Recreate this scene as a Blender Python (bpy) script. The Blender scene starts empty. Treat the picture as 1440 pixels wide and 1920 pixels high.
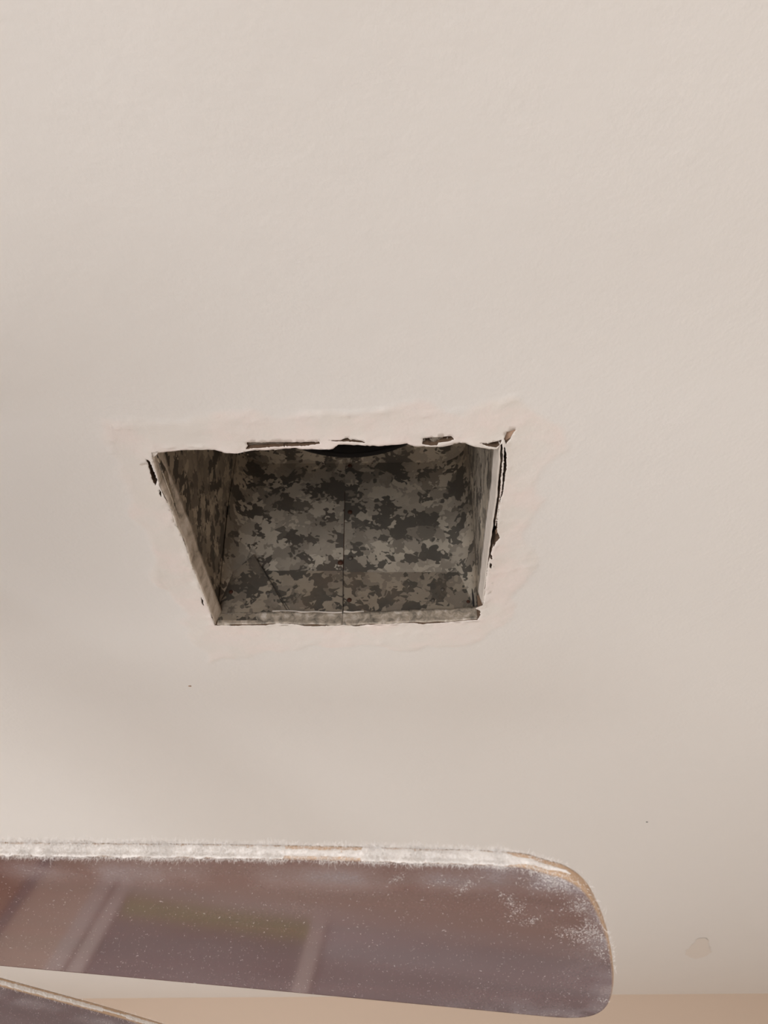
import bpy, bmesh, math, random
import numpy as np
from mathutils import Vector, Matrix
from mathutils.geometry import delaunay_2d_cdt

SC = bpy.context.scene
COL = SC.collection
random.seed(7)
RNG = np.random.default_rng(11)
CZ = 3.05           # ceiling height
EYE = 2.65          # camera height

# ------------------------------------------------------------------ camera
cam_d = bpy.data.cameras.new('camera')
cam = bpy.data.objects.new('camera', cam_d); COL.objects.link(cam)
cam.location = (0, 0, EYE)
cam.rotation_euler = (math.radians(90 + 39.5), 0, 0)
cam_d.sensor_fit = 'VERTICAL'; cam_d.sensor_height = 24.0; cam_d.sensor_width = 18.0
cam_d.lens = 24.0 * 1442 / 1920
cam_d.clip_start = 0.01
cam_d.dof.use_dof = True
cam_d.dof.focus_distance = 0.53
cam_d.dof.aperture_fstop = 15
SC.camera = cam

# ------------------------------------------------------------------ world, lights, exposure
w = bpy.data.worlds.new('world'); SC.world = w; w.use_nodes = True
w.node_tree.nodes['Background'].inputs[0].default_value = (0.75, 0.85, 1.0, 1)
w.node_tree.nodes['Background'].inputs[1].default_value = 1.0
SC.view_settings.view_transform = 'Standard'
SC.view_settings.look = 'None'
SC.view_settings.gamma = 1.0
SC.view_settings.use_curve_mapping = False
SC.view_settings.exposure = -0.76

def area(name, loc, target, sx, sy, power, color):
    d = bpy.data.lights.new(name, 'AREA'); d.shape = 'RECTANGLE'
    d.size = sx; d.size_y = sy; d.energy = power; d.color = color
    o = bpy.data.objects.new(name, d); COL.objects.link(o)
    o.location = loc
    o.rotation_euler = (Vector(target) - Vector(loc)).to_track_quat('-Z', 'Y').to_euler()
    return o
# daylight through the glazed door behind the camera and the window to its left
area('daylight_back', (-0.75, -2.06, 1.25), (-0.6, 0.6, 0.40), 1.7, 1.9, 150, (0.945, 0.985, 1.03))
area('daylight_left', (-2.36, 1.5, 1.45), (0, 1.4, 0.5), 1.5, 1.3, 72, (0.945, 0.985, 1.03))

# ------------------------------------------------------------------ helpers
def new_mat(name):
    m = bpy.data.materials.new(name); m.use_nodes = True
    nt = m.node_tree
    return m, nt, nt.nodes['Principled BSDF']
def N(nt, kind, **kw):
    n = nt.nodes.new(kind)
    for k, v in kw.items(): setattr(n, k, v)
    return n
def ramp(nt, stops, interp='LINEAR'):
    r = N(nt, 'ShaderNodeValToRGB'); cr = r.color_ramp; cr.interpolation = interp
    while len(cr.elements) < len(stops): cr.elements.new(0.5)
    for e, (p, c) in zip(cr.elements, stops):
        e.position = p; e.color = c if len(c) == 4 else (*c, 1)
    return r
def noise(nt, scale, detail=3, rough=0.55, vec=None, dist=0.0):
    n = N(nt, 'ShaderNodeTexNoise')
    n.inputs['Scale'].default_value = scale; n.inputs['Detail'].default_value = detail
    n.inputs['Roughness'].default_value = rough; n.inputs['Distortion'].default_value = dist
    if vec is not None: nt.links.new(vec, n.inputs['Vector'])
    return n
def mix(nt, fac, a, b, blend='MIX'):
    m = N(nt, 'ShaderNodeMix', data_type='RGBA', blend_type=blend)
    for s, v in ((m.inputs[0], fac), (m.inputs[6], a), (m.inputs[7], b)):
        if hasattr(v, 'links') or isinstance(v, bpy.types.NodeSocket): nt.links.new(v, s)
        elif isinstance(v, (int, float)): s.default_value = v
        else: s.default_value = (*v, 1)
    return m.outputs[2]
def srgb(h):
    h = h.lstrip('#'); v = [int(h[i:i+2], 16) / 255 for i in (0, 2, 4)]
    return tuple(c / 12.92 if c <= 0.04045 else ((c + 0.055) / 1.055) ** 2.4 for c in v)
def plain(name, col, rough=0.6, metal=0.0, vary=0.12, scale=30.0):
    m, nt, b = new_mat(name)
    tc = N(nt, 'ShaderNodeTexCoord')
    n = noise(nt, scale, 4, 0.6, tc.outputs['Object'])
    c = mix(nt, n.outputs['Fac'], tuple(x * (1 - vary) for x in col), tuple(min(1, x * (1 + vary)) for x in col))
    nt.links.new(c, b.inputs['Base Color'])
    b.inputs['Roughness'].default_value = rough; b.inputs['Metallic'].default_value = metal
    return m
def link(name, me, parent=None, mat=None, kind=None, loc=None):
    o = bpy.data.objects.new(name, me); COL.objects.link(o)
    if parent is not None: o.parent = parent
    if mat is not None and not me.materials: me.materials.append(mat)
    if kind: o['kind'] = kind
    if loc is not None: o.location = loc
    return o
def pymesh(name, verts, faces, smooth=False):
    me = bpy.data.meshes.new(name); me.from_pydata([tuple(v) for v in verts], [], [tuple(f) for f in faces]); me.update()
    if smooth: me.polygons.foreach_set('use_smooth', [True] * len(me.polygons))
    return me
def bm_mesh(name, bm, smooth=False):
    bmesh.ops.recalc_face_normals(bm, faces=bm.faces)
    me = bpy.data.meshes.new(name); bm.to_mesh(me); bm.free()
    if smooth: me.polygons.foreach_set('use_smooth', [True] * len(me.polygons))
    return me
def bm_box(bm, lo, hi, M=None):
    vs = [bm.verts.new((x, y, z)) for x in (lo[0], hi[0]) for y in (lo[1], hi[1]) for z in (lo[2], hi[2])]
    for q in ((0,1,3,2), (4,6,7,5), (0,4,5,1), (2,3,7,6), (0,2,6,4), (1,5,7,3)): bm.faces.new([vs[i] for i in q])
    if M is not None: bmesh.ops.transform(bm, matrix=M, verts=vs)
    return vs
def box(name, lo, hi, parent=None, mat=None, bevel=0.0, kind=None, M=None):
    bm = bmesh.new(); bm_box(bm, lo, hi, M)
    if bevel: bmesh.ops.bevel(bm, geom=list(bm.edges), offset=bevel, segments=2, affect='EDGES', profile=0.7)
    return link(name, bm_mesh(name, bm), parent, mat, kind)
def lathe(name, prof, n=40, parent=None, mat=None, smooth=True, center=(0, 0)):
    bm = bmesh.new(); rings = []
    for r, z in prof:
        rings.append([bm.verts.new((center[0] + r * math.cos(2*math.pi*k/n), center[1] + r * math.sin(2*math.pi*k/n), z)) for k in range(n)])
    for a, b in zip(rings, rings[1:]):
        for k in range(n): bm.faces.new((a[k], a[(k+1) % n], b[(k+1) % n], b[k]))
    return link(name, bm_mesh(name, bm, smooth), parent, mat)
# value noise on numpy arrays
_T = RNG.random((256, 256))
def vnoise(x, y, s, ox=0, oy=0):
    x = np.asarray(x, float) * s + 37.3 + ox; y = np.asarray(y, float) * s + 91.7 + oy
    xi = np.floor(x).astype(int); yi = np.floor(y).astype(int); fx = x - xi; fy = y - yi
    fx = fx*fx*(3-2*fx); fy = fy*fy*(3-2*fy)
    g = lambda i, j: _T[i % 256, j % 256]
    return (g(xi,yi)*(1-fx)+g(xi+1,yi)*fx)*(1-fy) + (g(xi,yi+1)*(1-fx)+g(xi+1,yi+1)*fx)*fy
def fbm(x, y, s, octv=4, ox=0):
    t = 0; a = 0.5; tot = 0
    for o in range(octv):
        t = t + a * vnoise(x, y, s * 2**o, ox + 17*o, 5*o); tot += a; a *= 0.5
    return t / tot
def inside(px, py, poly):
    px = np.asarray(px, float); py = np.asarray(py, float); r = np.zeros(px.shape, bool)
    n = len(poly); j = n - 1
    for i in range(n):
        xi, yi = poly[i]; xj, yj = poly[j]
        c = (yi > py) != (yj > py)
        r ^= c & (px < (xj - xi) * (py - yi) / ((yj - yi) or 1e-12) + xi)
        j = i
    return r
def seg_dist(px, py, pts, closed=True):
    px = np.asarray(px, float); py = np.asarray(py, float); best = np.full(px.shape, 1e9)
    m = len(pts) if closed else len(pts) - 1
    for i in range(m):
        ax, ay = pts[i]; bx, by = pts[(i+1) % len(pts)]
        dx, dy = bx-ax, by-ay; L = dx*dx+dy*dy or 1e-12
        t = np.clip(((px-ax)*dx+(py-ay)*dy)/L, 0, 1)
        best = np.minimum(best, np.hypot(px-ax-t*dx, py-ay-t*dy))
    return best
def resample(pts, step, jitter=0.0, closed=True):
    out = []; m = len(pts) if closed else len(pts) - 1
    for i in range(m):
        a = np.array(pts[i], float); b = np.array(pts[(i+1) % len(pts)], float)
        n = max(1, int(round(np.linalg.norm(b-a) / step)))
        for k in range(n):
            p = a + (b-a) * k / n
            if k and jitter: p = p + RNG.normal(0, jitter, 2)
            out.append((float(p[0]), float(p[1])))
    if not closed: out.append(tuple(map(float, pts[-1])))
    return out
def mm(l): return [(x/1000, y/1000) for x, y in l]

# ------------------------------------------------------------------ materials
def ceiling_paint():
    m, nt, b = new_mat('ceiling_paint')
    tc = N(nt, 'ShaderNodeTexCoord')
    at = N(nt, 'ShaderNodeAttribute', attribute_name='skim')
    n1 = noise(nt, 3.5, 3, 0.5, tc.outputs['Object'])
    base = mix(nt, n1.outputs['Fac'], srgb('#e5dfd8'), srgb('#e8e2db'))
    n2 = noise(nt, 28, 4, 0.6, tc.outputs['Object'])
    r2 = ramp(nt, [(0.42, (0, 0, 0)), (0.62, (1, 1, 1))]); nt.links.new(n2.outputs['Fac'], r2.inputs[0])
    tint = mix(nt, r2.outputs[0], srgb('#e6ddd3'), srgb('#ecddd4'))
    nt.links.new(mix(nt, at.outputs['Fac'], base, tint), b.inputs['Base Color'])
    b.inputs['Roughness'].default_value = 0.62
    b.inputs['Specular IOR Level'].default_value = 0.25
    # roller stipple of the paint
    s1 = noise(nt, 260, 3, 0.55, tc.outputs['Object'])
    s2 = noise(nt, 45, 3, 0.5, tc.outputs['Object'])
    bp = N(nt, 'ShaderNodeBump'); bp.inputs['Strength'].default_value = 0.10; bp.inputs['Distance'].default_value = 0.002
    nt.links.new(s1.outputs['Fac'], bp.inputs['Height'])
    bp2 = N(nt, 'ShaderNodeBump'); bp2.inputs['Strength'].default_value = 0.08; bp2.inputs['Distance'].default_value = 0.006
    nt.links.new(s2.outputs['Fac'], bp2.inputs['Height']); nt.links.new(bp.outputs[0], bp2.inputs['Normal'])
    nt.links.new(bp2.outputs[0], b.inputs['Normal'])
    return m
def galvanized(name, dark, mid, light, seed=0.0, stain=0.25):
    """Hot-dip zinc: big jagged leaf-shaped crystals of different greys."""
    m, nt, b = new_mat(name)
    tc = N(nt, 'ShaderNodeTexCoord')
    mp = N(nt, 'ShaderNodeMapping'); mp.inputs['Location'].default_value = (seed, seed*0.7, seed*0.3)
    nt.links.new(tc.outputs['Object'], mp.inputs['Vector'])
    def warp(vec, scale, amp):
        n = noise(nt, scale, 2, 0.6, vec)
        s = N(nt, 'ShaderNodeVectorMath', operation='SUBTRACT'); s.inputs[1].default_value = (0.5, 0.5, 0.5)
        nt.links.new(n.outputs['Color'], s.inputs[0])
        k = N(nt, 'ShaderNodeVectorMath', operation='SCALE'); k.inputs['Scale'].default_value = amp
        nt.links.new(s.outputs[0], k.inputs[0])
        a = N(nt, 'ShaderNodeVectorMath', operation='ADD')
        nt.links.new(vec, a.inputs[0]); nt.links.new(k.outputs[0], a.inputs[1])
        return a.outputs[0]
    # serration: offset every small cell by its own random vector
    vs = N(nt, 'ShaderNodeTexVoronoi'); vs.inputs['Scale'].default_value = 170
    nt.links.new(mp.outputs[0], vs.inputs['Vector'])
    vsub = N(nt, 'ShaderNodeVectorMath', operation='SUBTRACT'); vsub.inputs[1].default_value = (0.5, 0.5, 0.5)
    nt.links.new(vs.outputs['Color'], vsub.inputs[0])
    vk = N(nt, 'ShaderNodeVectorMath', operation='SCALE'); vk.inputs['Scale'].default_value = 0.0085
    nt.links.new(vsub.outputs[0], vk.inputs[0])
    va = N(nt, 'ShaderNodeVectorMath', operation='ADD')
    nt.links.new(mp.outputs[0], va.inputs[0]); nt.links.new(vk.outputs[0], va.inputs[1])
    v = warp(va.outputs[0], 60, 0.022)
    big = N(nt, 'ShaderNodeTexVoronoi'); big.inputs['Scale'].default_value = 68; nt.links.new(v, big.inputs['Vector'])
    sep = N(nt, 'ShaderNodeSeparateColor'); nt.links.new(big.outputs['Color'], sep.inputs[0])
    r = ramp(nt, [(0.0, dark), (0.33, tuple(x*1.15 for x in dark)), (0.38, tuple(x*.8 for x in mid)), (0.52, mid), (0.56, tuple(x*1.1 for x in mid)), (0.74, tuple(x*1.2 for x in mid)), (0.80, light), (1.0, tuple(x*1.1 for x in light))])
    nt.links.new(sep.outputs[0], r.inputs[0])
    # clouding, grime and faint rust
    n1 = noise(nt, 16, 4, 0.6, tc.outputs['Object'])
    c = mix(nt, n1.outputs['Fac'], (0.62, 0.60, 0.58), (1.28, 1.26, 1.22))
    c = mix(nt, 1.0, r.outputs[0], c, 'MULTIPLY')
    n2 = noise(nt, 11, 5, 0.65, tc.outputs['Object'])
    rs = ramp(nt, [(0.52, (0, 0, 0)), (0.75, (stain, stain, stain))]); nt.links.new(n2.outputs['Fac'], rs.inputs[0])
    c = mix(nt, rs.outputs[0], c, srgb('#8c7661'))
    nt.links.new(c, b.inputs['Base Color'])
    b.inputs['Metallic'].default_value = 0.35
    b.inputs['Roughness'].default_value = 0.55
    return m
M = {}
M['ceiling'] = ceiling_paint()
M['core'] = plain('torn_gypsum', srgb('#6e5744'), 0.95, vary=0.35, scale=180)
M['gypsum'] = plain('exposed_gypsum', srgb('#8d8275'), 0.95, vary=0.45, scale=260)
M['paper'] = plain('torn_paper', srgb('#b09078'), 0.9, vary=0.2, scale=120)
M['flake'] = plain('paint_flake', srgb('#e2d8ce'), 0.6, vary=0.05, scale=80)
M['timber'] = plain('timber', srgb('#4a3020'), 0.9, vary=0.35, scale=40)
M['zinc'] = galvanized('galvanized_steel', srgb('#655e56'), srgb('#a79c8e'), srgb('#cfc3b2'), 0.0, .22)
M['zinc_right'] = galvanized('galvanized_steel_right', srgb('#655f57'), srgb('#a69b8d'), srgb('#c6baa9'), 1.7, .10)
M['zinc_low'] = galvanized('galvanized_steel_stained', srgb('#5b554d'), srgb('#887d70'), srgb('#a59887'), 3.1, 0.5)
M['collar'] = plain('paint_smeared_zinc', srgb('#b8ab9c'), 0.6, 0.1, 0.0)
def smeared(cs=('#8b8072', '#c2b6a6', '#dccfc0', '#ece3d8'), sc=70):
    m, nt, b = new_mat('paint_smeared_steel')
    tc = N(nt, 'ShaderNodeTexCoord')
    n = noise(nt, sc, 5, 0.65, tc.outputs['Object'], 0.6)
    r = ramp(nt, list(zip((0.30, 0.42, 0.55, 0.70), map(srgb, cs))))
    nt.links.new(n.outputs['Fac'], r.inputs[0]); nt.links.new(r.outputs[0], b.inputs['Base Color'])
    b.inputs['Roughness'].default_value = 0.55; b.inputs['Metallic'].default_value = 0.1
    return m
M['collar'] = smeared()
M['collar_far'] = smeared(('#5a5248', '#94897a', '#b8a895', '#ddd2c6'), 130)
M['edge_white'] = plain('plaster_smear', srgb('#d6cbbf'), 0.8, vary=0.18, scale=120)
M['rust'] = plain('rusty_screw', srgb('#4a2a1a'), 0.7, 0.3, 0.4, 300)
M['dull'] = plain('dull_screw', srgb('#5e564d'), 0.6, 0.5, 0.3, 300)
M['black'] = plain('dark_flexible_liner', srgb('#2b2725'), 0.9, vary=0.2, scale=60)
M['wall'] = plain('tan_wall_paint', srgb('#cfb9a5'), 0.75, vary=0.03, scale=2)
M['floor'] = plain('pale_floor', srgb('#cfc8c0'), 0.5, vary=0.15, scale=3)
M['white'] = plain('white_trim_paint', srgb('#e4ded6'), 0.4, vary=0.03, scale=5)
M['door'] = plain('brown_door', srgb('#b39379'), 0.5, vary=0.08, scale=6)
M['dark'] = plain('dark_screen', srgb('#8a8684'), 0.2, vary=0.2, scale=4)
M['pale'] = plain('pale_screen', srgb('#9a9694'), 0.25, vary=0.1, scale=4)
M['frosted'] = plain('frosted_screen', srgb('#b9b8b8'), 0.4, vary=0.1, scale=4)
M['green'] = plain('lawn_green', srgb('#8f9a5a'), 0.8, vary=0.3, scale=8)  # pane colour standing in for the grass outside the window
M['bronze'] = plain('bronze_fan_metal', srgb('#3c2c24'), 0.4, 0.7, 0.15, 20)
M['edge'] = plain('light_wood_edge', srgb('#c9a98b'), 0.6, vary=0.15, scale=120)
def blade_mat():
    m, nt, b = new_mat('dusty_mahogany')
    tc = N(nt, 'ShaderNodeTexCoord')
    mp = N(nt, 'ShaderNodeMapping'); mp.inputs['Scale'].default_value = (4, 60, 60)
    nt.links.new(tc.outputs['Object'], mp.inputs['Vector'])
    g = noise(nt, 1.0, 5, 0.6, mp.outputs[0], 0.4)
    wood = mix(nt, g.outputs['Fac'], srgb('#3b1c1a'), srgb('#5f2f2b'))
    at = N(nt, 'ShaderNodeAttribute', attribute_name='dust')
    n = noise(nt, 900, 3, 0.6, tc.outputs['Object'])
    r = ramp(nt, [(0.35, (0.75, 0.75, 0.75)), (0.70, (1.3, 1.3, 1.3))]); nt.links.new(n.outputs['Fac'], r.inputs[0])
    f = N(nt, 'ShaderNodeMath', operation='MULTIPLY'); f.use_clamp = True
    nt.links.new(at.outputs['Fac'], f.inputs[0]); nt.links.new(r.outputs[0], f.inputs[1])
    nt.links.new(mix(nt, f.outputs[0], wood, srgb('#a3999a')), b.inputs['Base Color'])
    rr = N(nt, 'ShaderNodeMapRange'); rr.inputs[1].default_value = 0.30; rr.inputs[2].default_value = 0.7; rr.inputs[3].default_value = 0.07; rr.inputs[4].default_value = 0.7
    nt.links.new(f.outputs[0], rr.inputs[0]); nt.links.new(rr.outputs[0], b.inputs['Roughness'])
    b.inputs['IOR'].default_value = 2.1
    return m
M['blade'] = blade_mat()
def dust_mat():
    m, nt, b = new_mat('white_dust')
    tc = N(nt, 'ShaderNodeTexCoord')
    n = noise(nt, 250, 3, 0.6, tc.outputs['Object'])
    nt.links.new(mix(nt, n.outputs['Fac'], srgb('#e6ded7'), srgb('#f8f3ee')), b.inputs['Base Color'])
    b.inputs['Roughness'].default_value = 1.0; b.inputs['Specular IOR Level'].default_value = 0.1
    return m
M['dust'] = dust_mat()

# ------------------------------------------------------------------ traced plan of the opening (mm on the ceiling)
HOLE = [(-173.1,413.9),(-164.8,414.2),(-150.8,411.6),(-139.6,411.4),(-125.8,411.6),(-117.8,413.9),(-109.6,415.1),(-103.9,413.9),(-92.9,412.2),(-78.9,411.1),(-67.7,409.9),(-47.1,410.5),(-37.6,409.9),(-35.9,407.7),(-33.8,405.5),(-20.1,406.0),(-2.4,407.1),(16.9,405.5),(23.7,408.3),(37.5,408.8),(45.8,408.3),(52.3,405.5),(59.7,403.8),(66.2,406.6),(75.9,409.4),(84.4,411.1),(85.2,407.1),(87.1,403.8),(89.4,421.4),(90.9,446.1),(92.2,463.9),(92.5,497.1),(93.9,530.1),(92.3,554.4),(93.5,589.7),(94.1,615.7),(94.3,623.1),(90.3,628.8),(92.8,633.5),(94.1,642.2),(91.8,651.1),(64.8,655.1),(39.1,658.6),(28.0,656.1),(-8.5,660.1),(-30.8,663.2),(-39.2,659.7),(-47.8,662.1),(-63.6,661.1),(-75.8,661.1),(-103.6,658.1),(-131.5,661.1),(-148.5,661.6),(-165.3,660.6),(-167.9,660.1),(-169.4,598.5),(-171.3,554.4),(-170.9,519.5),(-172.4,502.7),(-173.1,485.2),(-174.3,468.5),(-175.8,450.5),(-175.0,432.6)]
A = [(-101.0,404.3),(-86.4,403.8),(-62.8,403.5),(-47.8,403.0),(-47.2,404.9),(-57.1,406.6),(-79.0,408.3),(-95.0,409.7),(-102.7,411.1),(-100.6,407.7)]
B = [(-41.5,401.8),(-31.3,401.3),(-28.9,399.9),(-26.5,399.4),(-25.0,401.0),(-17.6,401.6),(-12.6,403.5),(-19.6,403.3),(-27.4,402.7),(-35.3,402.4)]
C = [(28.5,399.9),(35.9,398.8),(49.0,397.5),(51.2,401.0),(46.3,403.0),(40.0,403.8),(39.0,406.6),(33.9,407.1),(28.3,406.0)]
D = [(69.8,403.5),(76.3,404.9),(82.3,402.7),(86.0,400.7),(85.4,405.5),(83.0,408.8),(75.3,406.6)]
E = [(87.9,400.5),(89.0,393.4),(92.0,392.3),(94.9,391.2),(93.2,396.1),(92.5,399.4),(89.6,404.9)]
F = [(89.0,406.6),(91.6,416.2),(93.1,429.7),(93.8,446.1),(94.0,461.9),(92.8,473.1),(93.3,485.2),(93.6,497.1),(95.3,510.0),(98.6,519.5),(95.9,524.0),(94.5,531.6),(92.9,521.0),(92.7,502.7),(93.3,488.7),(92.6,471.8),(93.0,460.0),(92.2,446.1),(91.0,427.9),(89.3,413.3)]
F2 = [(92.7,540.9),(94.9,544.0),(95.0,548.8),(93.4,547.2)]
F3 = [(93.6,553.6),(95.7,556.0),(96.1,564.2),(94.5,561.7)]
G = [(-178.9,420.8),(-176.9,423.2),(-176.5,433.8),(-176.4,446.1),(-179.0,451.7),(-179.9,444.8),(-179.2,431.4)]
G2 = [(-176.8,454.9),(-175.9,458.7),(-177.2,464.5),(-177.8,461.3)]
G3 = [(-172.3,609.3),(-171.3,614.8),(-172.2,625.0),(-173.2,619.4)]
SKIM = [(-200.6,384.3),(-160.0,382.2),(-136.1,377.0),(-106.0,378.1),(-75.3,373.9),(-30.2,375.0),(3.7,370.9),(48.8,371.9),(78.1,365.4),(97.7,358.9),(109.4,375.5),(132.6,388.6),(136.5,416.2),(124.5,446.1),(127.3,485.2),(120.6,521.0),(138.1,560.1),(119.8,602.9),(124.5,660.1),(98.4,691.4),(22.3,711.2),(-55.2,702.3),(-134.7,719.0),(-188.3,736.4),(-205.5,680.8),(-190.2,630.7),(-205.7,585.3),(-201.6,536.2),(-208.5,499.2),(-199.9,465.2),(-210.4,433.8),(-198.5,404.9)]
SLOTA_CORE = [(-100.2,404.9),(-47.9,404.3),(-47.2,405.5),(-95.1,410.5),(-102.4,412.2)]
RIDGES = [[(-198.3,387.0),(-180.0,385.9),(-149.6,387.0)],[(-197.9,388.6),(-202.8,416.2)],[(-121.7,381.2),(-106.7,382.2),(-83.6,380.7),(-60.6,378.6)],[(-60.7,379.1),(-45.3,376.0),(-26.5,377.0),(3.8,372.9)],[(3.8,373.9),(30.2,375.5),(56.3,371.9)],[(77.0,371.9),(85.7,366.4),(95.3,360.9)],[(-166.1,409.4),(-149.7,406.6),(-133.9,406.0)],[(110.3,566.7),(121.6,561.7),(129.2,564.2)],[(-207.1,560.1),(-207.6,594.0),(-202.4,640.3)],[(-216.6,433.8),(-208.0,439.9),(-196.9,436.9)]]
HOLE = mm(HOLE); SKIM = mm(SKIM)
SLOTS = [mm(s) for s in (A, B, C, D, E, F, F2, F3, G, G2, G3)]

# ------------------------------------------------------------------ room shell
X0, X1, Y0 = -2.3, 2.4, -2.0
FP, FQ = Vector((-0.784, 3.159, 0)), Vector((1.234, 3.061, 0))     # foot line of the far wall
fd = (FQ - FP).normalized(); fn = Vector((-fd.y, fd.x, 0))
FM = Matrix(((fd.x, fn.x, 0, FP.x), (fd.y, fn.y, 0, FP.y), (0, 0, 1, 0), (0, 0, 0, 1)))   # local x along the wall, y into it
box('wall_far', (-2.2, 0, 0), (4.0, 0.12, 3.6), None, M['wall'], kind='structure', M=FM)
box('floor', (X0 - .1, Y0 - .1, -0.1), (X1 + .1, 3.35, 0), None, M['floor'], kind='structure')
box('wall_right', (X1, Y0, 0), (X1 + 0.12, 3.3, 3.6), None, plain('beige_wall_paint', srgb('#c4b6a8'), 0.75, vary=.03, scale=2), kind='structure')
def wall_with_window(name, wname, along, at, out, c, w, zc, h, lo, hi):
    """wall in the plane `along`-z at coordinate `at`, thickened towards `out`, with one window opening"""
    bm = bmesh.new()
    def slab(a0, a1, z0, z1):
        t0, t1 = sorted((at, at + out * 0.12))
        if along == 'x': bm_box(bm, (a0, t0, z0), (a1, t1, z1))
        else: bm_box(bm, (t0, a0, z0), (t1, a1, z1))
    slab(lo, c - w/2, 0, 3.6); slab(c + w/2, hi, 0, 3.6)
    slab(c - w/2, c + w/2, 0, zc - h/2); slab(c - w/2, c + w/2, zc + h/2, 3.6)
    link(name, bm_mesh(name, bm), None, M['wall'], 'structure')
    bm = bmesh.new(); t = at + out * 0.03; t0, t1 = sorted((t, t + out * 0.05))
    def bar(a0, a1, z0, z1):
        if along == 'x': bm_box(bm, (a0, t0, z0), (a1, t1, z1))
        else: bm_box(bm, (t0, a0, z0), (t1, a1, z1))
    bar(c - w/2, c - w/2 + .05, zc - h/2, zc + h/2); bar(c + w/2 - .05, c + w/2, zc - h/2, zc + h/2)
    bar(c - w/2 + .05, c + w/2 - .05, zc - h/2, zc - h/2 + .05); bar(c - w/2 + .05, c + w/2 - .05, zc + h/2 - .05, zc + h/2)
    bar(c - .02, c + .02, zc - h/2 + .05, zc + h/2 - .05)
    link(wname, bm_mesh(wname, bm), None, M['white'], 'structure')
wall_with_window('wall_back', 'window_1', 'x', Y0, -1, -0.75, 1.8, 1.1, 2.0, X0 - .1, X1 + .1)
wall_with_window('wall_left', 'window_2', 'y', X0, -1, 1.5, 1.6, 1.5, 1.4, Y0, 3.3)
box('attic_lid', (X0 - .3, Y0 - .3, 3.6), (X1 + .3, 3.6, 3.7), None, M['timber'], kind='structure')  # unseen lid added to keep sky light out of the attic

# on the far wall, below the picture: a brown door and a wide window in pale frames (mirrored in the fan blade)
box('door_1', (-2.05, -.03, .01), (-1.235, 0, 2.05), None, M['door'], kind='structure', M=FM)
box('dark_gap_1', (-1.235, -.012, 0), (-1.185, 0, 2.08), None, M['dark'], kind='structure', M=FM)  # strip coloured in for the dark gap at the door edge
bm = bmesh.new()
for x0, x1, z0, z1 in ((-.87, -.79, .36, 2.0), (-.77, -.70, .36, 2.0), (.20, .27, .47, 1.9), (2.25, 2.35, .36, 2.0), (-.70, 2.25, .40, .47), (-.70, 2.25, 1.9, 2.0)): bm_box(bm, (x0, -.04, z0), (x1, 0, z1), FM)
link('window_3', bm_mesh('window_3', bm), None, plain('grey_beige_trim', srgb('#cfc4bb'), 0.5, vary=.03, scale=5), 'structure')
w3 = bpy.data.objects['window_3']
for x0, x1, z0, z1, mt in ((-.70, .20, .56, 1.9, 'dark'), (.27, 2.25, .62, 1.9, 'pale'), (.27, 2.25, .47, .62, 'frosted'), (-.70, .20, .47, .56, 'green')): box('pane', (x0, -.02, z0), (x1, -.01, z1), w3, M[mt], M=FM)
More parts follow.
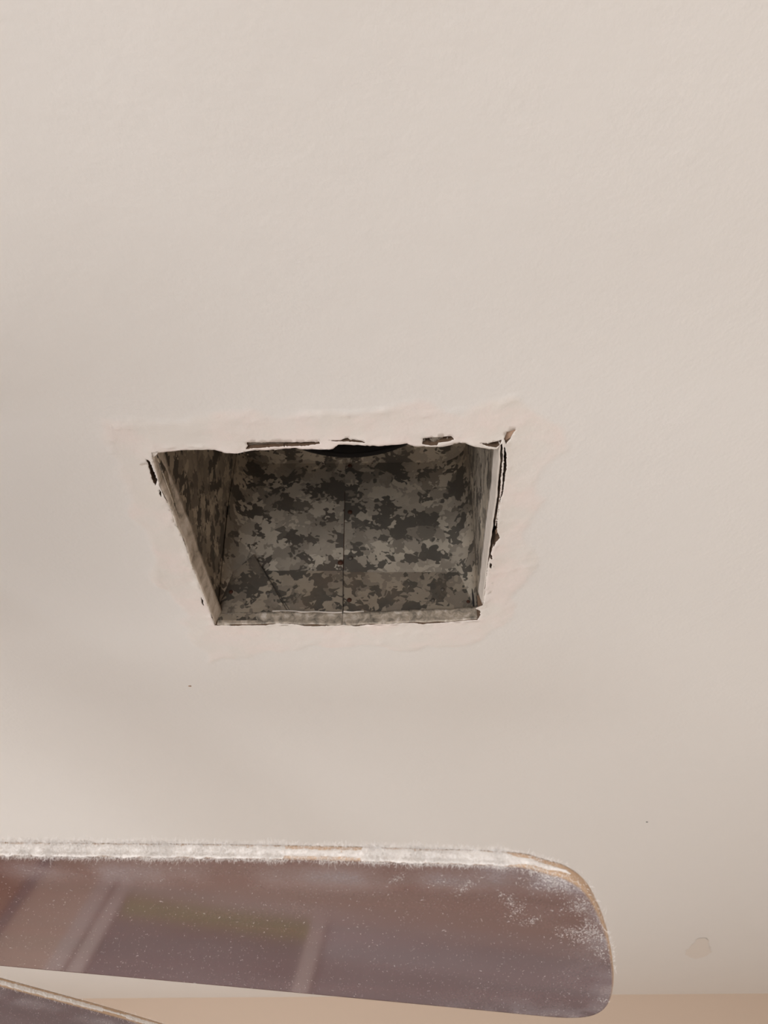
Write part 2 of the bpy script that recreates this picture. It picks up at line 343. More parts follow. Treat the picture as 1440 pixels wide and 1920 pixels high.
# ceiling: one sheet of plasterboard with the ragged opening, its cracks and the skim coat round it in relief
def build_ceiling():
    pts, edges = [], []
    def loop(p):
        k = len(pts); pts.extend(p); n = len(p)
        edges.extend((k + i, k + (i + 1) % n) for i in range(n))
    bx = (X0 - .05, Y0 - .05, X1 + .05, 3.3)
    loop([(bx[0], bx[1]), (bx[2], bx[1]), (bx[2], bx[3]), (bx[0], bx[3])])
    cuts = [resample(HOLE, 0.0016, 0.00028)] + [resample(s, 0.0012, 0.00020) for s in SLOTS]
    for c in cuts: loop(c)
    def grid(x0, x1, y0, y1, st, keep):
        gx, gy = np.meshgrid(np.arange(x0, x1, st), np.arange(y0, y1, st)); gx = gx.ravel(); gy = gy.ravel()
        gx = gx + RNG.uniform(-.3, .3, gx.shape) * st; gy = gy + RNG.uniform(-.3, .3, gy.shape) * st
        k = keep(gx, gy); pts.extend(zip(gx[k].tolist(), gy[k].tolist()))
    dz = lambda x, y: np.minimum.reduce([seg_dist(x, y, HOLE)] + [seg_dist(x, y, s) for s in SLOTS])
    out = lambda x, y: ~np.logical_or.reduce([inside(x, y, p) for p in [HOLE] + SLOTS])
    grid(-.19, .11, .385, .68, .0012, lambda x, y: out(x, y) & (seg_dist(x, y, HOLE) < .007) & (dz(x, y) > .0006))
    grid(-.25, .17, .34, .76, .0030, lambda x, y: out(x, y) & (seg_dist(x, y, HOLE) >= .007) & (dz(x, y) > .0012))
    grid(-.6, .55, .15, 1.1, .02, lambda x, y: (x < -.255) | (x > .175) | (y < .335) | (y > .765))
    V, _, Fc, *_ = delaunay_2d_cdt([Vector(p) for p in pts], edges, [], 0, 1e-6)
    xy = np.array([tuple(v) for v in V]); Fc = [tuple(f) for f in Fc]
    fa = np.array(Fc); cen = xy[fa].mean(1)
    keep = out(cen[:, 0], cen[:, 1])
    x, y = xy[:, 0], xy[:, 1]
    near = (x > -.3) & (x < .25) & (y > .25) & (y < .85)
    d = np.zeros(len(x)); skim = np.zeros(len(x))
    xn, yn = x[near], y[near]
    wx = xn + (fbm(xn, yn, 30, 3) - .5) * .03; wy = yn + (fbm(xn, yn, 30, 3, 50) - .5) * .03
    sd = seg_dist(wx, wy, SKIM) * np.where(inside(wx, wy, SKIM), 1, -1)
    sm = np.clip(sd / .006 + .5, 0, 1); sm = sm * sm * (3 - 2 * sm)
    hd = seg_dist(xn, yn, HOLE)
    dd = sm * (.0004 + .0009 * (fbm(xn, yn, 26, 3, 9) - .4) + .0016 * np.clip(fbm(xn, yn, 95, 4, 77) - .52, 0, 1))
    for rd in RIDGES:
        q = seg_dist(xn + (vnoise(xn, yn, 60) - .5) * .006, yn + (vnoise(xn, yn, 60, 20) - .5) * .006, mm(rd), False)
        dd = dd + .0012 * np.exp(-(q / .0015) ** 2) * np.clip(2.2 * vnoise(xn, yn, 90, 3) - .75, 0, 1)
    dd = dd + np.exp(-hd / .006) * (.0004 + .0036 * np.clip(fbm(xn, yn, 70, 3, 31) - .35, 0, 1))
    dd = dd - np.exp(-(hd / .0012) ** 2) * .0009 * fbm(xn, yn, 200, 2, 5)
    d[near] = dd
    skim[near] = sm * np.clip(.35 + .9 * (fbm(xn, yn, 22, 3, 61) - .3) + .35 * np.exp(-hd / .025), 0, 1)
    # lone nib and small dents of the paint further out
    for (nx, ny, r, hh) in ((-.0583, .3232, .0022, .0008), (.1961, .1932, .0012, .0006), (-.056, .330, .0012, .0004)):
        d += hh * np.exp(-((x - nx) ** 2 + (y - ny) ** 2) / r ** 2)
    vz = CZ - d
    verts = np.c_[xy, vz]
    faces = [Fc[i] if True else 0 for i in np.nonzero(keep)[0]]
    # orient downwards
    fin = []
    for a, b, c in faces:
        A_, B_, C_ = xy[a], xy[b], xy[c]
        fin.append((a, c, b) if (B_[0]-A_[0])*(C_[1]-A_[1])-(B_[1]-A_[1])*(C_[0]-A_[0]) > 0 else (a, b, c))
    cnt = {}
    for f in fin:
        for i in range(3):
            e = (f[i], f[(i+1) % 3]); cnt.setdefault((min(e), max(e)), []).append(e)
    up = {}; verts = verts.tolist(); side = []
    for k, es in cnt.items():
        if len(es) != 1: continue
        a, b = es[0]
        if abs(xy[a][0]) > 1.5 and abs(xy[b][0]) > 1.5: continue
        for v in (a, b):
            if v not in up:
                up[v] = len(verts)
                verts.append((xy[v][0], xy[v][1], CZ + .0127))
        side.append((b, a, up[a], up[b]))
    me = pymesh('ceiling', verts, fin + side)
    me.materials.append(M['ceiling']); me.materials.append(M['core'])
    mi = np.zeros(len(fin) + len(side), int); mi[len(fin):] = 1; me.polygons.foreach_set('material_index', mi)
    sm_ = np.zeros(len(mi), bool); sm_[:len(fin)] = True; me.polygons.foreach_set('use_smooth', sm_)
    at = me.attributes.new('skim', 'FLOAT', 'POINT')
    at.data.foreach_set('value', np.r_[skim, np.zeros(len(verts) - len(skim))].astype(np.float32))
    me.update()
    return link('ceiling', me, None, None, 'structure')
ceiling = build_ceiling()
def patch(name, poly, z0, z1, mat, step=.0014, holes=0.0, tilt=None, rough=.0008, parent=ceiling):
    """small irregular crust of plaster: triangulated, uneven, with bites out of it"""
    lp = resample(poly, step, step * .15); pts = list(lp); n = len(lp)
    xs, ys = zip(*lp)
    gx, gy = np.meshgrid(np.arange(min(xs), max(xs), step), np.arange(min(ys), max(ys), step))
    gx = gx.ravel() + RNG.uniform(-.3, .3, gx.size) * step; gy = gy.ravel() + RNG.uniform(-.3, .3, gy.size) * step
    k = inside(gx, gy, lp) & (seg_dist(gx, gy, lp) > step * .4)
    pts += list(zip(gx[k].tolist(), gy[k].tolist()))
    V, _, Fc, *_ = delaunay_2d_cdt([Vector(p) for p in pts], [(i, (i+1) % n) for i in range(n)], [], 1, 1e-7)
    xy = np.array([tuple(v) for v in V])
    z = z0 + (z1 - z0) * ((xy[:, 1] - min(ys)) / (max(ys) - min(ys)) if tilt is None else tilt(xy[:, 0], xy[:, 1])) + rough * (fbm(xy[:, 0], xy[:, 1], 400, 3) - .5) * 2
    fs = [f for f in map(tuple, Fc) if holes == 0 or fbm(*xy[list(f)].mean(0), 330, 2, 13) > holes]
    if not fs: return None
    return link(name, pymesh(name, np.c_[xy, CZ + z], fs), parent, mat)
patch('exposed_plaster', mm(SLOTA_CORE), .0012, .0035, M['gypsum'], rough=.0006)
patch('exposed_plaster', mm(C), .0012, .0030, M['gypsum'], .0011, holes=.47, rough=.0010)
patch('exposed_plaster', mm([(70.5,405.2),(82,404),(84.5,404.8),(83,408),(76,406.6)]), .002, .004, M['gypsum'], holes=.42)
patch('torn_paper', mm([(87.5,401),(89.4,393.8),(92.2,392.0),(95.1,390.9),(94.0,395.0),(93.6,398.5),(92.4,403),(90.8,406)]), -.0006, .0030, M['paper'], tilt=lambda x, y: np.clip((.0935 - x) / .006, 0, 1), rough=.0003)
for q in ([(-176.6,424),(-176.2,436),(-176.0,446),(-177.2,444),(-177.6,432)], [(95.2,508),(97.5,518),(96.4,523),(94.8,516)]):
    patch('torn_paper', mm(q), .002, .006, M['paper'], .0012)
# dry slivers and flakes of paint along the edges of the opening
for q in ([(62,657.2),(75,655.6),(90,653.4),(94,652.6),(92,654.4),(78,657.0),(66,658.4)],
          [(88,629.5),(94.5,622.5),(99,627),(96,632),(98,637),(93,634.5)],
          [(-52,661.2),(-40,659.0),(-33,661.6),(-38,663.5),(-48,663.2)],
          [(-130,660.2),(-119,660.0),(-112,661.0),(-121,662.8)],
          [(-178.5,419),(-174.5,414.5),(-168,413.3),(-170,416.5),(-174.5,421)],
          [(-163,410.2),(-157,409.0),(-151,409.8),(-156,411.2)],
          [(-147,408.8),(-141,407.8),(-137,408.8),(-142,410)],
          [(-102.5,411.8),(-92,410.6),(-78,409.4),(-79,410.9),(-92.5,411.9)],
          [(35,407.0),(45,406.4),(50,404.4),(51,405.6),(44,408.0),(37,408.2)],
          [(70,408.0),(77,408.2),(84,409.8),(84.2,411.2),(76,409.8)],
          [(-186,428),(-181,425),(-178.5,428),(-183,431)]):
    patch('paint_flake', mm(q), -.0016, -.0004, M['flake'], .0018, rough=.0005)
for i in range(26):
    if i < 16: x, y = -.160 + .245 * (i + random.random()) / 16, 0; y = .6608 - .0085 * max(0, (x + .02) / .11) + random.uniform(-.0006, .0022)
    elif i < 21: t = random.random(); x, y = -.1735 + .005 * t - random.uniform(0, .0025), .47 + .17 * t
    else: t = random.random(); x, y = .0965 + random.uniform(0, .003), .53 + .10 * t
    lx, ly = random.uniform(.0015, .0055), random.uniform(.0006, .0014)
    if i >= 16: lx, ly = ly, lx
    patch('paint_flake', [(x + lx * math.cos(a) * random.uniform(.6, 1.2), y + ly * math.sin(a) * random.uniform(.6, 1.2)) for a in np.linspace(0, 2*math.pi, 9)[:-1]], -.0020, -.0006, M['flake'], .0016, rough=.0006)
# scuff and specks far from the opening
patch('scuff', [(.828+.030*math.cos(t)*(1+.3*math.sin(3*t)) + .035*math.sin(t), 2.29+.14*math.sin(t)) for t in np.linspace(0, 2*math.pi, 18)[:-1]], -.0006, -.0004, plain('scuffed_paint', srgb('#e3d9ce'), 0.6, vary=.02, scale=9), .012, rough=.0002)
def speck(x, y, r, mat):
    bm = bmesh.new(); bmesh.ops.create_icosphere(bm, subdivisions=2, radius=r)
    for v in bm.verts: v.co *= 1 + .35 * (random.random() - .5); v.co.z *= .35; v.co.y *= .7
    bmesh.ops.translate(bm, verts=bm.verts, vec=(x, y, CZ - r * .2)); link('speck', bm_mesh('speck', bm), ceiling, mat)
speck(.4205, 1.2644, .0016, M['black']); speck(-.2187, .7932, .0017, M['paper'])
# framing timber above the plasterboard, seen through the cracks; the near batten is added to darken the slots
for lo, hi in (((.0970, .372, .0130), (.135, .70, .055)), ((-.20, .362, .0130), (.0960, .399, .055)), ((-.215, .372, .0130), (-.1775, .70, .055))):
    box('framing_timber_backing', (lo[0], lo[1], CZ + lo[2]), (hi[0], hi[1], CZ + hi[2]), ceiling, M['timber'])

# ------------------------------------------------------------------ duct boot in the opening
DL = Vector((-.04, .535, CZ))
duct = bpy.data.objects.new('duct_boot', None); COL.objects.link(duct); duct.location = DL
duct['label'] = 'bare galvanized steel duct box with mottled spangle, set in the rectangular ceiling hole'
duct['category'] = 'air duct'
def dpart(name, me, mat, parent=duct):
    me.transform(Matrix.Translation(-DL)); return link(name, me, parent, mat)
def sheet(name, quad, mat, t=.0008, bulge=0.0, parent=duct, n=8):
    """sheet-metal panel through four corners (a,b along the bottom, c,d along the top), gently buckled"""
    a, b, c, d = (np.array(q, float) for q in quad)
    nr = np.cross(b - a, d - a); nr /= np.linalg.norm(nr); V = []; Fs = []
    for s in (0, 1):
        for j in range(n + 1):
            for i in range(n + 1):
                u, v = i / n, j / n
                p = (a*(1-u)+b*u)*(1-v) + (d*(1-u)+c*u)*v
                bl = bulge * math.sin(math.pi*u) * math.sin(math.pi*v) + abs(bulge) * .35 * math.sin(5*u + 3*v)
                V.append(p + nr * (bl * 16 * u*(1-u)*v*(1-v) * .5 - s * t))
    W = n + 1; S = W * W
    for j in range(n):
        for i in range(n):
            k = j*W + i; Fs.append((k, k+1, k+W+1, k+W)); Fs.append((S+k, S+k+W, S+k+W+1, S+k+1))
    for i in range(n):
        for k, l in ((i, i+1), (n*W+i+1, n*W+i), ((i+1)*W, i*W), (i*W+n, (i+1)*W+n)): Fs.append((k, S+k, S+l, l))
    return dpart(name, pymesh(name, V, Fs, False), mat, parent)
ZB, ZT, YB = CZ + .004, CZ + .222, .6645
lft = sheet('side_panel', [(-.1726, .396, ZB), (-.1674, .6655, ZB), (-.1666, .6655, ZT), (-.1722, .396, ZT)], M['zinc'], bulge=-.003)
rgt = sheet('side_panel', [(.0945, .6655, ZB), (.0880, .396, ZB), (.0890, .396, ZT), (.0945, .6655, ZT)], M['zinc_right'], bulge=-.004)
sheet('front_panel', [(.0925, .3985, CZ + .0135), (-.175, .3985, CZ + .0135), (-.175, .3985, ZT), (.0925, .3985, ZT)], M['zinc'])
sheet('back_panel', [(-.169, YB, ZB), (-.036, YB, ZB), (-.036, YB, ZT), (-.167, YB, ZT)], M['zinc'], bulge=-.0012)
sheet('back_panel', [(-.0425, YB - .0016, ZB), (.0955, YB - .0016, ZB), (.0955, YB - .0016, ZT), (-.0455, YB - .0016, ZT)], M['zinc_right'], bulge=-.0012)
# lower bent collar sections of the back, darker and stained
sheet('lower_panel', [(-.1680, YB - .0020, ZB), (-.0416, YB - .0020, ZB), (-.0434, YB - .0020, CZ + .066), (-.1660, YB - .0024, CZ + .066)], M['zinc_low'], .0010)
sheet('lower_panel', [(-.0408, YB - .0032, ZB), (.0915, YB - .0030, ZB), (.0925, YB - .0024, CZ + .064), (-.0428, YB - .0028, CZ + .064)], M['zinc_low'], .0010)
# gusset: folded corner sheet with the slanting edge at the left
gus = pymesh('corner_gusset', [(-.1675, YB-.0050, ZB), (-.0915, YB-.0050, ZB), (-.1385, YB-.0050, CZ+.086), (-.1560, YB-.0026, CZ+.066), (-.1660, YB-.0026, CZ+.064),
                              (-.1675, YB-.0036, ZB), (-.0915, YB-.0030, ZB), (-.1385, YB-.0030, CZ+.086), (-.1560, YB-.0032, CZ+.066), (-.1660, YB-.0032, CZ+.064)],
             [(0,1,2,3,4), (9,8,7,6,5), (0,5,6,1), (1,6,7,2), (2,7,8,3), (3,8,9,4), (4,9,5,0)])
dpart('corner_gusset', gus, M['zinc_low'])
# sheet bent round the two far corners: tight at the bottom, wide higher up
def corner_bend(sx, xc, mat):
    V = []; Fs = []; nz, na = 16, 9
    for j in range(nz + 1):
        t = j / nz; z = CZ + .022 + (ZT - CZ - .022) * t; R = .004 + .028 * min(1, t * 1.8) ** .8
        for i in range(na + 1):
            a = math.pi/2 * i / na; yb = YB - (.0010 if sx < 0 else .0024)
            V.append((xc - sx * (R - R * math.sin(a)), yb - (R - R * math.cos(a)), z))
    W = na + 1
    Fs = [(j*W+i, j*W+i+1, (j+1)*W+i+1, (j+1)*W+i) for j in range(nz) for i in range(na)]
    me = pymesh('corner_bend', V, Fs, True); dpart('corner_bend', me, mat)
corner_bend(-1, -.1668, M['zinc']); corner_bend(1, .0940, M['zinc_right'])
# top plate with the round outlet and its dark flexible duct
CC, CR = (-.041, .5385), .1135
def top_plate():
    nn = 64; V = []; Fs = []
    rect = [(.0965, .3965), (.0965, .6665), (-.176, .6665), (-.176, .3965)]
    for k in range(nn):
        t = 2 * math.pi * k / nn; cx, cy = math.cos(t), math.sin(t)
        sx = ((.0965 if cx > 0 else -.176) - CC[0]) / cx if abs(cx) > 1e-9 else 1e9
        sy = ((.6665 if cy > 0 else .3965) - CC[1]) / cy if abs(cy) > 1e-9 else 1e9
        s = min(sx, sy)
        V += [(CC[0] + CR*cx, CC[1] + CR*cy, ZT), (CC[0] + s*cx, CC[1] + s*cy, ZT), (CC[0] + CR*cx, CC[1] + CR*cy, ZT + .001), (CC[0] + s*cx, CC[1] + s*cy, ZT + .001)]
    for k in range(nn):
        a, b = 4*k, 4*((k+1) % nn)
        Fs += [(a, b, b+1, a+1), (a+2, a+3, b+3, b+2), (a, a+2, b+2, b)]
    return pymesh('top_plate', V, Fs)
dpart('top_plate', top_plate(), M['zinc'])
pr = [(CR - .001, ZT - .003), (CR + .0015, ZT - .003)]
o = lathe('outlet_rim', [(CR - .0012, ZT + .03), (CR - .0012, ZT - .002), (CR + .0015, ZT - .0012), (CR + .0015, ZT + .03)], 64, None, M['black'], True, CC); o.data.transform(Matrix.Translation(-DL)); o.parent = duct
prof = []
for i in range(24):
    z = ZT + .002 + i * .014
    prof += [(CR - .002, z), (CR + .002, z + .005), (CR + .002, z + .009)]
prof += [(.02, ZT + .36)]
o = lathe('flexible_duct', prof, 48, None, M['black'], True, CC); o.data.transform(Matrix.Translation(-DL)); o.parent = duct
# strips at board thickness round the opening, smeared with paint and plaster
def strip(name, line, z0, z1, mat, t=.0009, wob=.0004, parent=duct, ztop_noise=.0008, lean=0.0):
    lp = resample(line, .002, 0, False); V = []; Fs = []
    L = np.array(lp); tg = np.gradient(L, axis=0); tg /= np.linalg.norm(tg, axis=1)[:, None]; nr = np.c_[-tg[:, 1], tg[:, 0]]
    rows = 7
    for s in (0, 1):
        for j in range(rows):
            v = j / (rows - 1)
            for i, p in enumerate(L):
                wv = wob * (fbm(p[0]*1.0, p[1] + v*.02, 150, 3, 7) - .5) * 2
                q = p + nr[i] * (wv + s * t - lean * v)
                zz = z0 + (z1 - z0) * v + (ztop_noise * (vnoise(p[0], p[1], 90, 3) - .5) * 2 if j in (0, rows - 1) else 0)
                V.append((q[0], q[1], CZ + zz))
    W = len(L); S = W * rows
    for j in range(rows - 1):
        for i in range(W - 1):
            k = j*W + i; Fs.append((k, k+1, k+W+1, k+W)); Fs.append((S+k, S+k+W, S+k+W+1, S+k+1))
    for i in range(W - 1):
        Fs.append((i, S+i, S+i+1, i+1)); k = (rows-1)*W + i; Fs.append((k, k+1, S+k+1, S+k))
    for j in range(rows - 1):
        k = j*W; Fs.append((k, k+W, S+k+W, S+k)); k = j*W + W - 1; Fs.append((k, S+k, S+k+W, k+W))
    return dpart(name, pymesh(name, V, Fs, True), mat, parent)
strip('edge_strip', mm([(-172.8,414.4),(-174.2,432),(-175.2,451),(-173.6,468),(-172.5,485),(-171.9,503),(-170.5,520),(-170.8,554),(-169.0,598),(-167.8,640),(-167.2,660)]), -.0010, .0150, M['collar'], lean=.0042)
strip('edge_strip', mm([(-165.5,659.8),(-131.5,659.8),(-103.6,657.6),(-75.8,659.9),(-47.8,660.5),(-41.5,659.3)]), -.0006, .0130, M['collar_far'])
strip('edge_strip', mm([(-41.1,659.0),(-30.8,661.0),(-8.5,658.7),(28.0,655.2),(64.8,654.0),(92.0,650.2)]), -.0006, .0136, M['collar_far'])
strip('edge_strip', mm([(93.8,623),(93.6,612),(93.0,590),(91.6,556),(90.8,530),(90.0,497),(89.4,464),(88.2,446),(86.8,421),(85.0,405)]), -.0006, .0150, M['edge_white'], .0008, lean=.0030)
strip('hem', mm([(-112,658.0),(-103.6,657.3),(-75.8,659.1),(-47.8,659.7),(-42.0,658.9)]), .0131, .0142, M['edge_white'], .0012, .0002)
strip('hem', mm([(-40.6,658.5),(-30.8,660.1),(-20,658.9)]), .0137, .0146, M['edge_white'], .0012, .0002)
def sliver(name, p, q, y, wd, mat):
    me = pymesh(name, [(p[0]-wd, y, p[1]), (p[0]+wd, y, p[1]), (q[0]+wd*.7, y, q[1]), (q[0]-wd*.7, y, q[1]), (p[0], y-.0005, p[1]), (q[0], y-.0005, q[1])], [(0,4,5,3), (4,1,2,5), (0,3,2,1), (0,1,4), (3,5,2)])
    dpart(name, me, mat)
sliver('seam_and_shadow_line', (-.0428, CZ + .068), (-.0447, CZ + .176), YB - .0022, .0004, M['rust'])
sliver('seam_and_shadow_line', (-.0411, CZ + .010), (-.0428, CZ + .066), YB - .0050, .0004, M['black'])
sliver('corner_gap', (.0900, CZ + .008), (.0915, CZ + .062), YB - .0050, .0011, M['black'])
sliver('seam_and_shadow_line', (-.0915, CZ + .010), (-.1385, CZ + .084), YB - .0056, .0003, M['black'])  # black sliver painted in as the edge shadow of the gusset
def screw(p, mat, r=.0026):
    bm = bmesh.new(); bmesh.ops.create_uvsphere(bm, u_segments=10, v_segments=6, radius=r)
    for v in bm.verts: v.co.y *= .45
    bmesh.ops.translate(bm, verts=bm.verts, vec=p); dpart('screw', bm_mesh('screw', bm, True), mat)
screw((-0.04, 0.661, 3.2654), M['rust'], 0.0027)
screw((-0.038, 0.661, 3.1949), M['rust'], 0.0027)
screw((-0.0357, 0.661, 3.1318), M['dull'], 0.0026)
screw((-0.0462, 0.661, 3.1255), M['rust'], 0.003)
screw((-0.0353, 0.661, 3.0788), M['rust'], 0.0026)
screw((0.0603, 0.661, 3.0918), M['dull'], 0.0022)
screw((0.0499, 0.661, 3.0788), M['dull'], 0.0022)
screw((0.087, 0.661, 3.1051), M['dull'], 0.0024)
screw((0.0856, 0.661, 3.0769), M['rust'], 0.002)
screw((-0.1186, 0.661, 3.0872), M['dull'], 0.0032)
screw((-0.157, 0.661, 3.0885), M['rust'], 0.0024)
screw((-0.1541, 0.661, 3.0655), M['dull'], 0.0016)

# ------------------------------------------------------------------ ceiling fan
HUB = Vector((-.4497, .4068, EYE + .0993))
fan = bpy.data.objects.new('ceiling_fan', None); COL.objects.link(fan); fan.location = (HUB.x, HUB.y, CZ)
fan['label'] = 'dusty dark brown ceiling fan with light wood blade edges, hanging below the ceiling hole'
fan['category'] = 'ceiling fan'
hz = HUB.z - CZ
lathe('canopy', [(.001, 0), (.042, 0), (.042, -.012), (.036, -.036), (.026, -.048), (.001, -.048)], 40, fan, M['bronze'])
lathe('downrod', [(.011, -.045), (.011, hz + .075)], 20, fan, M['bronze'])
lathe('motor_housing', [(.001, hz + .080), (.030, hz + .078), (.062, hz + .066), (.070, hz + .052), (.070, hz + .036), (.060, hz + .024), (.001, hz + .020)], 48, fan, M['bronze'])
lathe('switch_housing', [(.050, hz + .022), (.048, hz - .020), (.036, hz - .036), (.001, hz - .040)], 40, fan, M['bronze'])
# blade plan: r outwards, v across (negative = raised leading edge), mm
BL = [(120,-42.5),(200,-47),(296,-51.9),(409.4,-60.0),(480,-62.8),(508,-63.4)] + [(517.8, -58.2), (523.2, -56.8), (531.7, -48.8), (537.7, -35.0), (544.7, -12.2), (551.3, 22.8), (552.4, 46.5), (549.2, 58.8), (542.3, 65.2)] + [(530,67),(494,64.4),(391.9,58.2),(257.7,51.6),(120,44),(104,34),(100,0),(104,-34)]
def chaikin(p, n=2):
    for _ in range(n):
        q = []
        for i in range(len(p)):
            a, b = np.array(p[i]), np.array(p[(i+1) % len(p)])
            q += [tuple(a*.75+b*.25), tuple(a*.25+b*.75)]
        p = q
    return p
BLO = mm(chaikin(BL, 2)); TH = .0056
def blade_meshes():
    lp = resample(BLO, .004); n = len(lp); pts = list(lp)
    gx, gy = np.meshgrid(np.arange(.09, .57, .004), np.arange(-.08, .08, .004)); gx = gx.ravel() + RNG.uniform(-.001, .001, gx.size); gy = gy.ravel() + RNG.uniform(-.001, .001, gy.size)
    k = inside(gx, gy, lp) & (seg_dist(gx, gy, lp) > .002); pts += list(zip(gx[k].tolist(), gy[k].tolist()))
    V, _, Fc, *_ = delaunay_2d_cdt([Vector(p) for p in pts], [(i, (i+1) % n) for i in range(n)], [], 1, 1e-7)
    xy = np.array([tuple(v) for v in V]); S = len(xy)
    verts = np.r_[np.c_[xy, np.zeros(S)], np.c_[xy, np.full(S, TH)]]
    fs = []
    for f in Fc:
        a, b, c = f; s = (xy[b]-xy[a])[0]*(xy[c]-xy[a])[1]-(xy[b]-xy[a])[1]*(xy[c]-xy[a])[0]
        fs.append((a, c, b) if s > 0 else (a, b, c))
    fs = fs + [(S+c, S+b, S+a) for a, b, c in fs]
    me = pymesh('blade', verts, fs)
    # dust settled on the underside: a band behind the leading edge, blotches by the tip, thin film elsewhere, plus painted sheen
    hw = .0425 + .056 * (xy[:, 0] - .12); lead = np.clip(xy[:, 1] + hw, 0, 1)
    ed = seg_dist(xy[:, 0], xy[:, 1], BLO)
    dust_sheen = .07 + .10 * (fbm(xy[:, 0]*.35, xy[:, 1], 60, 4) - .4)
    dust_sheen = dust_sheen + np.exp(-((lead - .012) / .008) ** 2) * np.clip(1.6 * fbm(xy[:, 0], xy[:, 1]*.8, 45, 3, 20) - .45, 0, .6) * .55
    dust_sheen = dust_sheen + np.exp(-ed / .008) * np.clip((xy[:, 0] - .47) / .03, 0, 1) * np.clip(2.2 * fbm(xy[:, 0], xy[:, 1], 120, 4, 40) - .6, 0, 1) * .55
    dust_sheen = dust_sheen + .08 * np.clip(lead / .13, 0, 1)  # greys the trailing side, painting in the light it reflects
    at = me.attributes.new('dust', 'FLOAT', 'POINT'); at.data.foreach_set('value', np.clip(np.r_[dust_sheen, dust_sheen], 0, 1).astype(np.float32))
    me.materials.append(M['blade'])
    # edge band: rounded veneer strip all round
    V = []; Fs = []; L = np.array(lp); tg = np.roll(L, -1, 0) - np.roll(L, 1, 0); tg /= np.linalg.norm(tg, axis=1)[:, None]; nr = np.c_[tg[:, 1], -tg[:, 0]]
    prof = [(-.0004, -.0001), (.0003, .0004), (.0006, .0016), (.0006, TH - .0016), (.0003, TH - .0004), (-.0004, TH + .0001)]
    for off, z in prof: V += [(p[0] + q[0]*off, p[1] + q[1]*off, z) for p, q in zip(L, nr)]
    for j in range(len(prof) - 1):
        for i in range(n): Fs.append((j*n+i, j*n+(i+1) % n, (j+1)*n+(i+1) % n, (j+1)*n+i))
    eb = pymesh('edge_band', V, Fs, True); eb.materials.append(M['edge'])
    return me, eb, L, nr
blade_me, band_me, BL_L, BL_N = blade_meshes()
def fibres(base, dirs, length, wd, curl):
    """bent lint fibres, three flat segments each: vertices and quads"""
    n = len(base); d = dirs / (np.linalg.norm(dirs, axis=1)[:, None] + 1e-9); p = base.copy()
    sd = np.cross(d, RNG.normal(size=(n, 3))); sd /= np.linalg.norm(sd, axis=1)[:, None] + 1e-9
    V = np.empty((n, 8, 3))
    for j in range(4):
        ww = (wd * (1 - .25 * j))[:, None]; V[:, 2*j] = p - sd*ww; V[:, 2*j+1] = p + sd*ww
        d = d + curl * RNG.normal(size=(n, 3)); d /= np.linalg.norm(d, axis=1)[:, None]; p = p + d * (length / 3)[:, None]
    k = np.arange(n)[:, None, None] * 8 + np.array([[2*j, 2*j+1, 2*j+3, 2*j+2] for j in range(3)])[None]
    return V.reshape(-1, 3), k.reshape(-1, 4)
def lead_path():
    """points of the leading edge with outward normal, from the root to round the tip corner"""
    m = [(p, q) for p, q in zip(BL_L, BL_N) if (q[1] < -.15 or p[0] > .47) and p[1] < .02 and p[0] > .11]
    return sorted(m, key=lambda t: (t[0][0] + max(0, t[0][1] + .06) * .8))
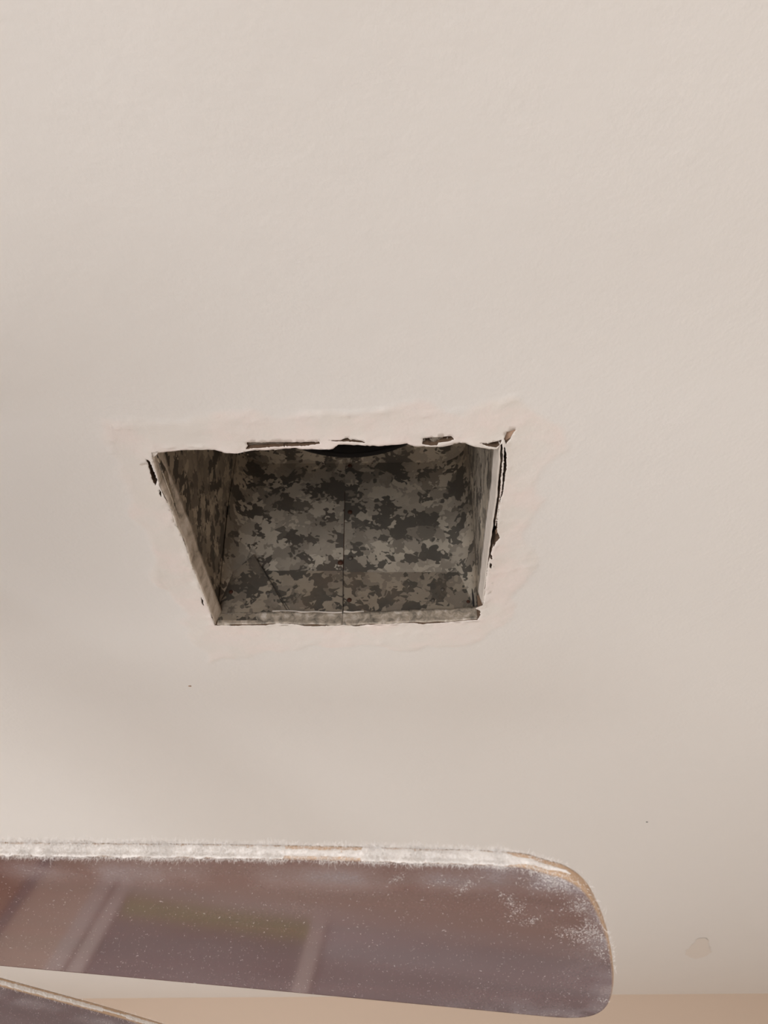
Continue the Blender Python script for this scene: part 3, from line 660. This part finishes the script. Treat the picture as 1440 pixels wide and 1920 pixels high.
def dust_mesh(density, full):
    V = []; Fs = []; path = lead_path()
    P = np.array([p for p, q in path]); Q = np.array([q for p, q in path])
    cum = np.r_[0, np.cumsum(np.linalg.norm(np.diff(P, axis=0), axis=1))]; tot = cum[-1]
    sample = lambda s: (np.array([np.interp(s, cum, P[:, 0]), np.interp(s, cum, P[:, 1])]), np.array([np.interp(s, cum, Q[:, 0]), np.interp(s, cum, Q[:, 1])]))
    # felted coat on the edge face
    ns, nz = int(tot / .0006), 11
    def cover(s, r):
        c = np.where((r > .416) & (r < .447), .55, 1.0)              # a barer stretch part-way along
        return np.where(r > .500, np.clip(1 - (r - .500) / .030, 0, 1) * (.4 + vnoise(s, 0*s, 90, 4)), c) * full
    S = np.linspace(0, tot, ns + 1); ip = lambda a, s: np.interp(s, cum, a)
    px, py, qx, qy = (ip(a, S) for a in (P[:, 0], P[:, 1], Q[:, 0], Q[:, 1])); cov = cover(S, px)
    lo = .5 - (.56 + .34 * (fbm(S, 0*S, 330, 3) - .4)) * cov; hi = .5 + (.32 + .30 * (fbm(S, 0*S, 380, 3, 50) - .4)) * cov
    for j in range(nz):
        v = lo + (hi - lo) * j / (nz - 1)
        hgt = .00045 + .0011 * fbm(S, v * TH, 800, 3) * math.sin(math.pi * j / (nz - 1)) ** .6
        if j in (0, nz - 1): hgt = hgt * 0 + .0005
        V += list(zip((px + qx*hgt).tolist(), (py + qy*hgt).tolist(), (v * TH).tolist()))
    W = ns + 1
    Fs = [(j*W+i, j*W+i+1, (j+1)*W+i+1, (j+1)*W+i) for j in range(nz - 1) for i in range(ns) if cov[i] > .12]
    n = int(density * tot); s = RNG.uniform(0, tot, n); r_ = ip(P[:, 0], s)
    k = (RNG.random(n) < cover(s, r_) ** 1.5 + .03) & (RNG.random(n) < .30 + .9 * vnoise(s, 0*s, 300, 8)); s = s[k]; n = len(s)
    px, py, qx, qy = (ip(a, s) for a in (P[:, 0], P[:, 1], Q[:, 0], Q[:, 1]))
    u = RNG.random(n); mid = u < .45; low = (u >= .45) & (u < .80)
    z = np.where(mid, RNG.uniform(0, TH, n), np.where(low, RNG.normal(.0002, .0007, n), RNG.normal(TH - .0004, .0005, n)))
    out = np.where((z > 0) & (z < TH), RNG.uniform(.0006, .0016, n), RNG.uniform(-.0014, .0006, n))
    zz = np.where(z < .0012, -1.0, np.where(z > TH - .0012, .8, 0.0))
    base = np.c_[px + qx*out, py + qy*out, np.clip(z, -.0004, TH + .0003)]
    dirs = np.c_[qx*RNG.uniform(-.6, 1, n) + RNG.normal(0, .5, n), qy*RNG.uniform(-.6, 1, n) + RNG.normal(0, .3, n), zz*.7 + RNG.normal(0, .45, n)]
    fv, ff = fibres(base, dirs, RNG.uniform(.0006, .0025, n) * (.6 + .8 * vnoise(s, 0*s, 180, 70)), RNG.uniform(.000030, .000085, n), .38)
    V = np.r_[np.array(V), fv]; Fs = Fs + [tuple(f) for f in (ff + len(V) - len(fv)).tolist()]
    me = pymesh('dust_fuzz', V, Fs, True); me.materials.append(M['dust']); return me
def specks_mesh(n):
    """lint lying on the underside"""
    r = RNG.uniform(.20, .552, n); v = RNG.uniform(-.07, .07, n); k = inside(r, v, BLO); r, v = r[k], v[k]; n = len(r)
    B = [np.c_[r, v, np.full(n, -.0002)]]; D = [np.c_[RNG.normal(size=n), RNG.normal(size=n)*.6, -.15*RNG.random(n)]]
    Ln = [np.abs(RNG.normal(0, .0005, n)) + .0002]; Wd = [RNG.uniform(.00002, .00007, n)]
    for r, v, k, sp in [(0.4601, -0.0495, 60, 0.003), (0.4865, -0.0466, 100, 0.004), (0.504, -0.0371, 100, 0.004), (0.5075, -0.03, 80, 0.004), (0.5131, -0.0234, 80, 0.003), (0.5228, -0.0491, 120, 0.005), (0.5267, -0.0506, 120, 0.005), (0.5307, -0.04, 140, 0.005), (0.533, -0.0361, 140, 0.005), (0.5342, -0.0171, 320, 0.006), (0.5361, -0.0107, 180, 0.005), (0.5363, -0.0239, 120, 0.004), (0.5416, -0.0136, 140, 0.004), (0.5436, -0.0047, 100, 0.004), (0.5439, 0.0022, 80, 0.004), (0.5212, -0.0566, 320, 0.005), (0.5181, -0.059, 320, 0.006), (0.5489, 0.0448, 60, 0.003), (0.5204, -0.0546, 120, 0.005), (0.4758, -0.0483, 40, 0.004)]:
        an = RNG.uniform(0, math.pi); ca, sa = math.cos(an), math.sin(an)
        a, e = RNG.normal(0, sp, k), RNG.normal(0, sp*.4, k); x, y = r + a*ca - e*sa, v + a*sa + e*ca
        q = inside(x, y, BLO); x, y = x[q], y[q]; m = len(x)
        B.append(np.c_[x, y, np.full(m, -.0003)]); D.append(np.c_[RNG.normal(size=m), RNG.normal(size=m), -.2*RNG.random(m)])
        Ln.append(RNG.uniform(.0003, .0013, m)); Wd.append(RNG.uniform(.00003, .00010, m))
    V, Fs = fibres(np.concatenate(B), np.concatenate(D), np.concatenate(Ln), np.concatenate(Wd), .6)
    me = pymesh('dust_specks', V, Fs.tolist()); me.materials.append(M['dust']); return me
fuzz_me = dust_mesh(170000, 1.0); light_fuzz_me = dust_mesh(16000, .6); specks_me = specks_mesh(5500)
def iron_mesh():
    bm = bmesh.new()
    bm_box(bm, (.060, -.014, .012), (.125, .014, .017)); bm_box(bm, (.108, -.030, TH), (.175, .030, TH + .004))
    bm_box(bm, (.105, -.014, TH), (.125, .014, .016))
    bmesh.ops.bevel(bm, geom=list(bm.edges), offset=.0015, segments=1, affect='EDGES')
    return bm_mesh('blade_iron', bm)
iron_me = iron_mesh(); iron_me.materials.append(M['bronze'])
SET = Matrix(((.9948, .0563, .0842, 0), (-.0757, .9657, .2484, 0), (-.0674, -.2535, .9650, 0), (0, 0, 0, 1)))   # pitch and slight sag of a blade
for k in range(5):
    R4 = Matrix.Translation((0, 0, hz)) @ Matrix.Rotation(math.radians(72 * k), 4, 'Z') @ SET
    b = link('blade', blade_me, fan); b.matrix_local = R4
    link('edge_band', band_me, b)
    link('dust_fuzz', fuzz_me if k == 0 else light_fuzz_me, b, kind='stuff')
    if k < 2: link('dust_specks', specks_me, b, kind='stuff')
    i = link('blade_iron', iron_me, fan); i.matrix_local = R4
